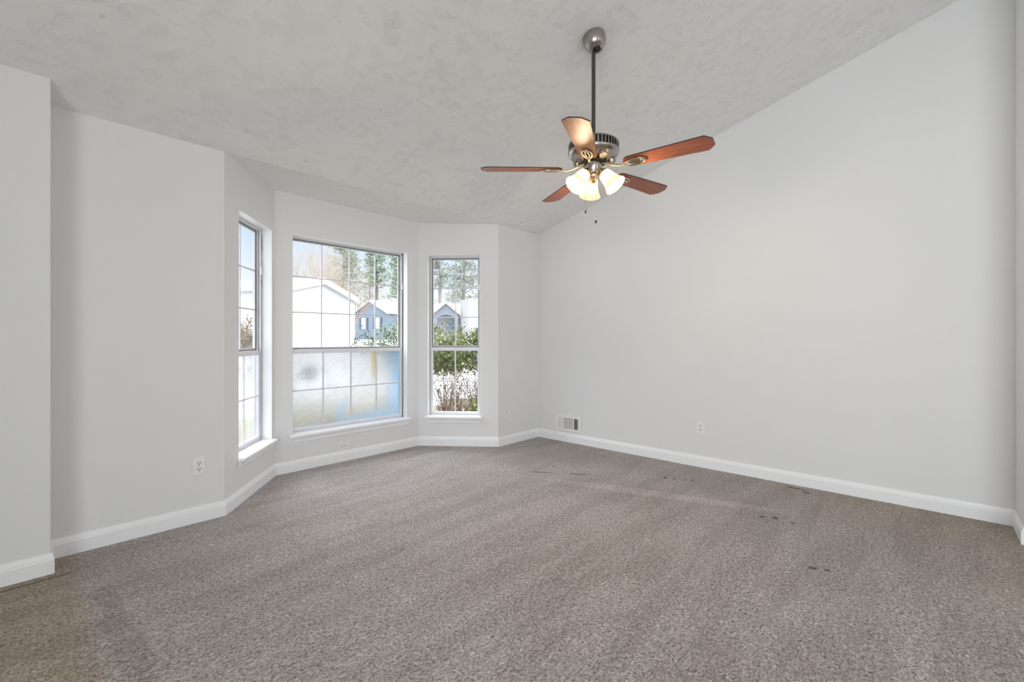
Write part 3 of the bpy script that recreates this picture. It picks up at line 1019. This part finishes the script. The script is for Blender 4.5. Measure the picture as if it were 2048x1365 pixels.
# light kit
zb_keep = z
z = z + 0.040
mb = MB()
mb.lathe([(0.046, z - 0.003), (0.050, z - 0.006), (0.050, z - 0.056), (0.046, z - 0.060), (0.046, z - 0.064), (0.040, z - 0.072), (0.022, z - 0.078)], 40)
lk = auto_smooth(mb.build('light_fitter', 'nickel', fan), 50)
mb = MB()
mb.lathe([(0.022, z - 0.070), (0.032, z - 0.076), (0.030, z - 0.088), (0.016, z - 0.096), (0.011, z - 0.104), (0.014, z - 0.112), (0.008, z - 0.120), (0.0005, z - 0.122)], 32)
auto_smooth(mb.build('finial', 'brass', lk), 50)
TILT = R(40)
for i, az in enumerate((90, 210, 330)):
    sh_m = Matrix.Rotation(R(az), 4, 'Z') @ Matrix.Translation((0.045, 0, z - 0.052)) @ Matrix.Rotation(PI - TILT, 4, 'Y')
    # local +z of sh_m points outward and down
    mb = MB()
    mb.lathe([(0.012, -0.012), (0.014, 0.010), (0.026, 0.016), (0.028, 0.022), (0.027, 0.036), (0.022, 0.038), (0.010, 0.038)], 28, sh_m)
    auto_smooth(mb.build('socket', 'brass', lk), 50)
    mb = MB()
    outer = [(0.024, 0.028), (0.034, 0.031), (0.038, 0.042), (0.041, 0.062), (0.045, 0.086), (0.053, 0.112), (0.063, 0.131), (0.066, 0.137)]
    inner = [(r_ - 0.003, h_) for r_, h_ in outer[::-1]]
    inner[0] = (0.064, 0.1375)
    mb.lathe(outer + inner, 40, sh_m)
    shd = auto_smooth(mb.build('lamp_shade', 'shade', fan), 60)
    shd.visible_shadow = True
    mb = MB()
    mb.lathe([(0.010, 0.036), (0.012, 0.044), (0.020, 0.058), (0.024, 0.072), (0.022, 0.086), (0.013, 0.096), (0.0005, 0.099)], 20, sh_m)
    auto_smooth(mb.build('bulb', 'bulb', shd), 60)
    # the bulb's own light leaves through the mouth of the shade and the frosted glass
    pw = fan.matrix_basis @ (sh_m @ Vector((0, 0, 0.126)))
    light('bulb_light', 'POINT', pw, (0, 0, 0), 6.5, (1.0, 0.74, 0.46), shadow_soft_size=0.012)
# pull chains
z = zb_keep
for (x, y, zend) in ((-0.050, -0.016, 1.930), (0.004, -0.052, 1.862)):
    zl = zend - FZ
    mb = MB()
    mb.tube([(x * .85, y * .85, z - 0.03), (x, y, z - 0.040), (x, y, zl)], 0.0012, 6)
    nb_ = int((z - 0.045 - zl) / 0.0045)
    for q in range(nb_):
        zz = z - 0.045 - q * 0.0045
        mb.lathe([(0.0003, 0.0016), (0.0017, 0), (0.0003, -0.0016)], 6, Matrix.Translation((x, y, zz)))
    ch = mb.build('pull_chain', 'iron', fan)
    mb = MB()
    mb.lathe([(0.0010, 0.004), (0.0045, 0.001), (0.0060, -0.006), (0.0062, -0.014), (0.0050, -0.021), (0.0020, -0.024), (0.0003, -0.024)], 16, Matrix.Translation((x, y, zl)))
    auto_smooth(mb.build('chain_pull', 'bronze_rod', ch), 60)

# ------------------------------------------------------------------ outdoors
GZ = -0.25
rnd = random.Random(7)
mb = MB()
nx, ny = 60, 60
x0, x1, y0_, y1 = -60.0, 110.0, -60.0, 120.0
def gz(x, y):
    d = math.hypot(x + 2, max(0.0, y - 1))
    rise = max(0.0, d - 14) * 0.028
    return GZ + rise + 0.10 * noise.noise(Vector((x * .15, y * .15, 0))) * min(1.0, d / 10)
for i in range(nx + 1):
    for j in range(ny + 1):
        x = x0 + (x1 - x0) * i / nx
        y = y0_ + (y1 - y0_) * j / ny
        mb.v.append((x, y, gz(x, y)))
for i in range(nx):
    for j in range(ny):
        a = i * (ny + 1) + j
        mb.f.append((a, a + ny + 1, a + ny + 2, a + 1)); mb.mi.append(0)
tag(mb.build('ground', 'yard', smooth=True), kind='structure')

def frame_m(x, y, zz, deg):
    return Matrix.Translation((x, y, zz)) @ Matrix.Rotation(R(deg), 4, 'Z')

def gable_house(name, label, mtx, halfw, depth, eave, apex, wallm, ov=0.3, roof='snow', trim='fascia'):
    """local: gable faces -y, x across, ridge runs +y"""
    root = empty(name)
    root.matrix_world = mtx
    tag(root, label, 'house')
    mb = MB()
    vs_ = [(-halfw, 0, -1), (halfw, 0, -1), (halfw, 0, eave), (0, 0, apex), (-halfw, 0, eave)]
    vs_ += [(x, depth, zz) for x, _, zz in vs_]
    mb.add(vs_, [(0, 1, 2, 3, 4), (9, 8, 7, 6, 5), (0, 5, 6, 1), (1, 6, 7, 2), (4, 9, 5, 0), (2, 7, 8, 3), (3, 8, 9, 4)])
    mb.build('wall', wallm, root)
    sl = (apex - eave) / halfw
    hx = halfw + ov
    hz = eave - sl * ov
    mb = MB()
    for s_ in (-1, 1):
        vs_ = [(0, -ov, apex + .02), (s_ * hx, -ov, hz + .02), (s_ * hx, -ov, hz + .20), (0, -ov, apex + .20)]
        vs_ += [(x, depth + ov, zz) for x, _, zz in vs_]
        mb.add(vs_, [(0, 1, 2, 3), (7, 6, 5, 4), (0, 4, 5, 1), (1, 5, 6, 2), (2, 6, 7, 3), (3, 7, 4, 0)])
    mb.build('roof', roof, root)
    mb = MB()
    for s_ in (-1, 1):
        vs_ = [(0, -ov - .03, apex - .10), (s_ * hx, -ov - .03, hz - .10), (s_ * hx, -ov - .03, hz + .06), (0, -ov - .03, apex + .06)]
        vs_ += [(x, -ov, zz) for x, _, zz in vs_]
        mb.add(vs_, [(0, 1, 2, 3), (7, 6, 5, 4), (0, 4, 5, 1), (1, 5, 6, 2), (2, 6, 7, 3), (3, 7, 4, 0)])
    mb.build('fascia', trim, root)
    return root

def house_window(root, x, z0, w, h, shutters=True, y=0.0):
    fr = MB().box((x - w / 2, y - .06, z0), (x + w / 2, y - .005, z0 + h)).build('window', 'house_trim', root)
    MB().box((x - w / 2 + .1, y - .08, z0 + .1), (x + w / 2 - .1, y - .061, z0 + h - .1)).build('pane', 'pane_dark' if not shutters else 'house_trim', fr)
    if shutters:
        for s_ in (-1, 1):
            MB().box((x + s_ * (w / 2 + .05) - (.0 if s_ > 0 else .32), y - .07, z0), (x + s_ * (w / 2 + .05) + (.32 if s_ > 0 else 0), y - .005, z0 + h)).build('shutter', 'shutter', root)

# white outbuilding seen through the wide window: gable apex near (4.8,12.0)
P = Vector((-4.1955, -3.4251)) + 20 * Vector((-0.4206 * 0.6769 + 0.7361, 0.4206 * 0.7361 + 0.6769))
gable_house('white_outbuilding', 'white sided gable outbuilding with snowy roof, largest thing outside the wide window', frame_m(P.x, P.y, 0, 30), 2.65, 9.0, 3.02, 3.66, 'siding_white', 0.14)
# blue-grey house
h = gable_house('blue_house', 'blue-grey gabled house with dark shutters beyond the white outbuilding', frame_m(27.2, 50.8, 0, -78), 3.3, 8, 4.45, 6.07, 'siding_blue', 0.3, 'snow', 'house_trim')
for x in (-1.3, 1.3):
    house_window(h, x, 2.4, 0.9, 1.5)
# house seen through the right window: low snowy roof, porch gable, block chimney
base_x, base_y = 27.7, 35.8
m_ = frame_m(base_x, base_y, 0, -42)
h = empty('porch_house')
h.matrix_world = m_
tag(h, 'pale house with arched porch gable and broad white chimney in the right window', 'house')
MB().prism([(-3.2, 1.0), (6.2, 1.0), (6.2, 7), (-3.2, 7)], 0, 3.75).build('wall', 'house_trim', h)
MB().add([(-3.6, 0.7, 3.7), (6.6, 0.7, 3.7), (6.6, 4.05, 5.35), (-3.6, 4.05, 5.35), (-3.6, 7.4, 3.7), (6.6, 7.4, 3.7), (-3.6, 0.7, 3.55), (6.6, 0.7, 3.55), (-3.6, 7.4, 3.55), (6.6, 7.4, 3.55)],
         [(0, 1, 2, 3), (3, 2, 5, 4), (6, 0, 3, 4, 8), (1, 7, 9, 5, 2), (6, 7, 1, 0)]).build('roof', 'snow', h)
pg = MB()
hw_, ev, apx = 1.35, 3.85, 4.95
arch = [(-0.95, 0, 2.3), (-0.95, 0, 3.35)] + [(0.95 * math.cos(PI - PI * q / 10), 0, 3.35 + 0.4 * math.sin(PI * q / 10)) for q in range(1, 10)] + [(0.95, 0, 3.35), (0.95, 0, 2.3)]
pts = [(-hw_, 0, 0), (-hw_, 0, ev), (0, 0, apx), (hw_, 0, ev), (hw_, 0, 0), (0.95, 0, 0)] + arch[::-1] + [(-0.95, 0, 0)]
n = len(pts)
pg.add([(x, -0.3, zz) for x, _, zz in pts] + [(x, 0.0, zz) for x, _, zz in pts], [tuple(range(n - 1, -1, -1)), tuple(range(n, 2 * n))] + [(i, (i + 1) % n, n + (i + 1) % n, n + i) for i in range(n)])
pg.build('porch_gable', 'siding_grey', h)
pr_ = MB()
for s_ in (-1, 1):
    vs_ = [(0, -0.6, apx + .02), (s_ * 1.75, -0.6, ev - .35), (s_ * 1.75, -0.6, ev - .2), (0, -0.6, apx + .2)]
    vs_ += [(x, 3.6, zz) for x, _, zz in vs_]
    pr_.add(vs_, [(0, 1, 2, 3), (7, 6, 5, 4), (0, 4, 5, 1), (1, 5, 6, 2), (2, 6, 7, 3), (3, 7, 4, 0)])
pr_.build('porch_roof', 'fascia', h)
house_window(h, 0.3, 2.0, 0.9, 1.2, False, 1.0)
MB().prism([(-0.9, -0.8), (0.9, -0.8), (0.9, 0.8), (-0.9, 0.8)], 0, 5.4, Matrix.Translation((2.75, -0.2, 0)) @ Matrix.Rotation(R(42 - 8), 4, 'Z')).build('chimney', 'brick', h)
# --- trees and shrubs
def add_leaf(mb, p, d, size, flat):
    a = Vector((rnd.gauss(0, 1), rnd.gauss(0, 1), rnd.gauss(0, 1)))
    d = (d + a * 0.5).normalized()
    s_ = d.cross(Vector((rnd.gauss(0, 1), rnd.gauss(0, 1), rnd.gauss(0, 1)))).normalized() * size * flat
    e = p + d * size
    m1 = p + d * size * 0.5
    mb.add([p, m1 + s_, e, m1 - s_], [(0, 1, 2, 3)])

def branch(mb, tips, p, d, ln, rad, depth, spread, up, nseg=3, kids=3, sides=4):
    pts = [p.copy()]
    rr = [rad]
    q = p.copy()
    dd = d.copy()
    for i in range(nseg):
        dd = (dd + Vector((rnd.gauss(0, .12), rnd.gauss(0, .12), rnd.gauss(0, .06) + up * .05))).normalized()
        q = q + dd * ln / nseg
        pts.append(q.copy())
        rr.append(rad * (1 - 0.5 * (i + 1) / nseg))
    mb.tube(pts, rr, sides if depth > 1 else 3, caps=False)
    if depth == 0:
        tips.append((q, dd))
        return
    for k in range(kids):
        f = rnd.uniform(0.35, 1.0) if k else 1.0
        i = min(nseg - 1, int(f * nseg))
        bp = pts[i].lerp(pts[i + 1], f * nseg - i) if f < 1 else pts[-1]
        az = rnd.uniform(0, 2 * PI)
        sd = Vector((math.cos(az), math.sin(az), 0.15 + up * rnd.uniform(0, .8)))
        nd = (dd * (1 - spread) + sd * spread).normalized()
        branch(mb, tips, bp, nd, ln * rnd.uniform(.55, .8), rr[min(i, len(rr) - 1)] * .55, depth - 1, spread, up, nseg, kids, sides)

def bare_tree(x, y, height, label, bark, depth=5, spread=.42, kids=3, group=None, wid=.36):
    root = empty('bare_tree', (x, y, gz(x, y)))
    tag(root, label, 'tree', group)
    mb = MB()
    tips = []
    h0 = height * .25
    mb.tube([(0, 0, -.3), (0, 0, h0 * .5), (0.02, 0, h0)], [height * .022, height * .018, height * .016], 7)
    mb.build('trunk', bark, root)
    mb = MB()
    for k in range(5):
        az = k * 2 * PI / 5 + rnd.uniform(-.3, .3)
        branch(mb, tips, Vector((0, 0, h0 * rnd.uniform(.8, 1))), Vector((math.cos(az) * .6, math.sin(az) * .6, 1)).normalized(), height * .34, height * .007, depth - 1, spread, 1.0, 3, kids)
    zm_ = max(v[2] for v in mb.v)
    rm_ = sorted(math.hypot(v[0], v[1]) for v in mb.v)[int(len(mb.v) * .97)]
    kz, kr = height / zm_, wid * height / rm_
    mb.v = [(v[0] * kr, v[1] * kr, v[2] * kz) for v in mb.v]
    mb.build('crown', bark, root)
    return root

def pine_tree(x, y, height, label, leaf, crown0=.35, wid=.16, lean=0.0, n=70, group=None, dens=60, bark='bark'):
    root = empty('pine_tree', (x, y, gz(x, y)))
    tag(root, label, 'tree', group)
    r0 = height * .016
    MB().tube([(0, 0, -.3), (lean * .3, 0, height * .4), (lean, 0, height)], [r0, r0 * .75, r0 * .15], 8).build('trunk', bark, root)
    tb, lf = MB(), MB()
    for k in range(n):
        f = crown0 + (1 - crown0) * (k + rnd.random()) / n
        hz_ = height * f
        ln = height * wid * (1.15 - f) * rnd.uniform(.6, 1.25) + .3
        az = rnd.uniform(0, 2 * PI)
        cx = lean * f
        p0 = Vector((cx, 0, hz_))
        p1 = p0 + Vector((math.cos(az) * ln, math.sin(az) * ln, ln * rnd.uniform(.0, .45)))
        tb.tube([p0, (p0 + p1) / 2 + Vector((0, 0, -.05 * ln)), p1], [r0 * .3, r0 * .2, r0 * .08], 3, caps=False)
        for c_ in range(3):
            cc = p0.lerp(p1, .5 + .25 * c_) + Vector((rnd.gauss(0, .2), rnd.gauss(0, .2), rnd.gauss(0, .15)))
            cr = ln * .22 + .18
            for q in range(dens // 3):
                dd = Vector((rnd.gauss(0, 1), rnd.gauss(0, 1), rnd.gauss(0, .6)))
                add_leaf(lf, cc + dd * cr * .5, dd.normalized() + Vector((0, 0, .4)), .30 * (height / 15) + .05, .16)
    tb.build('branch_whorl', bark, root)
    lf.build('needle_foliage', leaf, root)
    return root

def shrub(x, y, h, w, label, leaf, stems=9, leaves=1500, bark='bark_brown', bare=.45, group=None, lsize=.045, zoff=0.0):
    root = empty('shrub', (x, y, gz(x, y) + zoff))
    tag(root, label, 'shrub', group)
    mb = MB()
    tips = []
    for k in range(stems):
        az = 2 * PI * k / stems + rnd.uniform(-.3, .3)
        d = Vector((math.cos(az) * .55 * w / h * 1.6, math.sin(az) * .55 * w / h * 1.6, 1)).normalized()
        branch(mb, tips, Vector((math.cos(az) * .07, math.sin(az) * .07, -.05)), d, h * .50, .014, 3, .38, .9, 3, 3, 5)
    zm_ = max(v[2] for v in mb.v)
    rm_ = sorted(math.hypot(v[0], v[1]) for v in mb.v)[int(len(mb.v) * .97)]
    kz, kr = (h - .06) / zm_, w / rm_
    mb.v = [(v[0] * kr, v[1] * kr, v[2] * kz) for v in mb.v]
    tips = [(Vector((p.x * kr, p.y * kr, p.z * kz)), d) for p, d in tips]
    mb.build('stems', bark, root)
    lf = MB()
    cand = [t_ for t_ in tips if t_[0].z > h * bare]
    if not cand:
        cand = tips
    for q in range(leaves):
        p, d = rnd.choice(cand)
        pp = p + Vector((rnd.gauss(0, .045), rnd.gauss(0, .045), rnd.gauss(0, .05))) - d * rnd.uniform(0, .12)
        add_leaf(lf, pp, d + Vector((0, 0, .3)), lsize * rnd.uniform(.7, 1.3), .30)
    lf.build('foliage', leaf, root)
    return root

HG = 'leafy shrubs planted outside the bay'
shrub(-0.27, 2.95, 1.68, 0.42, 'airy frosted shrub with twiggy stems, left one in the wide window', 'holly_snow', 8, 1500, bare=.45, group=HG)
shrub(0.42, 2.95, 1.78, 0.50, 'dense green shrub at the right edge of the wide window', 'holly_snow', 9, 2600, bare=.5, group=HG)
shrub(0.10, 1.90, 1.60, .42, 'dark reddish-stemmed shrub filling the left side of the right window', 'holly', 10, 3000, bare=.62, group=HG)
shrub(0.90, 1.90, 1.66, .52, 'yellow-green shrub filling the right side of the right window', 'holly', 10, 4200, bare=.60, group=HG, bark='bark_tan')
shrub(1.35, 3.3, 1.72, .50, 'mid-green shrub standing behind the yellow-green one outside the right window', 'holly', 9, 2600, bare=.5, group=HG)
shrub(0.25, 1.05, .72, .36, 'low yellow-green shrub just outside the right window', 'grassy', 9, 1500, bare=.1, lsize=.045, group=HG)
shrub(-0.05, 1.50, 1.20, .40, 'leafless brown twiggy shrub outside the right window, left one', 'dry_leaf', 34, 600, bare=.2, lsize=.03)
shrub(0.52, 1.42, 1.15, .42, 'leafless tan twiggy shrub outside the right window, right one', 'dry_leaf', 34, 600, 'bark_brown', .3, None, .03)

TG = 'trees beyond the neighbouring houses'
bare_tree(9.4, 26.4, 9.2, 'bare tan tree with a rounded crown above the white outbuilding', 'bark_tan', 5, .40, 5, TG, .42)
bare_tree(13.9, 31.2, 6.8, 'bare brown tree between the white outbuilding and the blue house', 'bark_brown', 5, .42, 5, TG, .42)
bare_tree(17.5, 46.0, 12.5, 'bare tan tree behind the outbuilding roof slope', 'bark_tan', 5, .42, 5, TG, .4)
bare_tree(18.6, 39.5, 7.5, 'small bare brown tree left of the blue gable', 'bark_brown', 5, .45, 4, TG, .45)
pine_tree(31.9, 68.2, 19.4, 'tall dark green pine left of centre in the wide window', 'pine', .30, .15, .6, 80, TG, 60)
pine_tree(37.0, 65.6, 21.2, 'slim dark pine with an open crown in the wide window', 'pine', .38, .11, -.5, 60, TG, 45)
pine_tree(40.9, 65.0, 20.6, 'sunlit yellow-green pine above the blue house roof', 'pine', .22, .14, .8, 75, TG, 55)
pine_tree(45.3, 65.6, 18.8, 'pine rising behind the right end of the blue house', 'pine', .25, .14, 0, 70, TG, 50)
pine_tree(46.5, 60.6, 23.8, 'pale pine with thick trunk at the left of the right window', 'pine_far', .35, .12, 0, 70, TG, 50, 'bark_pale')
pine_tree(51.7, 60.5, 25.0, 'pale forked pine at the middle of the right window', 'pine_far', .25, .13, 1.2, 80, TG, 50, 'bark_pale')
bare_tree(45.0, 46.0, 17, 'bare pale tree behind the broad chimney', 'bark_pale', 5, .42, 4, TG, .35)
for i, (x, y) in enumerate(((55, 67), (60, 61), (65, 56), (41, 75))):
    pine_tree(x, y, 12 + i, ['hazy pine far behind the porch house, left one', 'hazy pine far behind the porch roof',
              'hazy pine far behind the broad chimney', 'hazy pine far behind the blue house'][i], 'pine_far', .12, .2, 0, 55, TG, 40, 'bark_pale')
shrub(-0.1, 9.9, .75, 1.6, 'low tan dormant hedge beyond the grey ground band seen through the left window', 'dry_leaf', 14, 1200, 'bark_tan', .1, None, .08)
shrub(0.75, 13.1, 2.15, 1.0, 'tall tan dormant shrub against the outbuilding side wall seen through the left window', 'dry_leaf', 22, 2600, 'bark_tan', .2, None, .10)
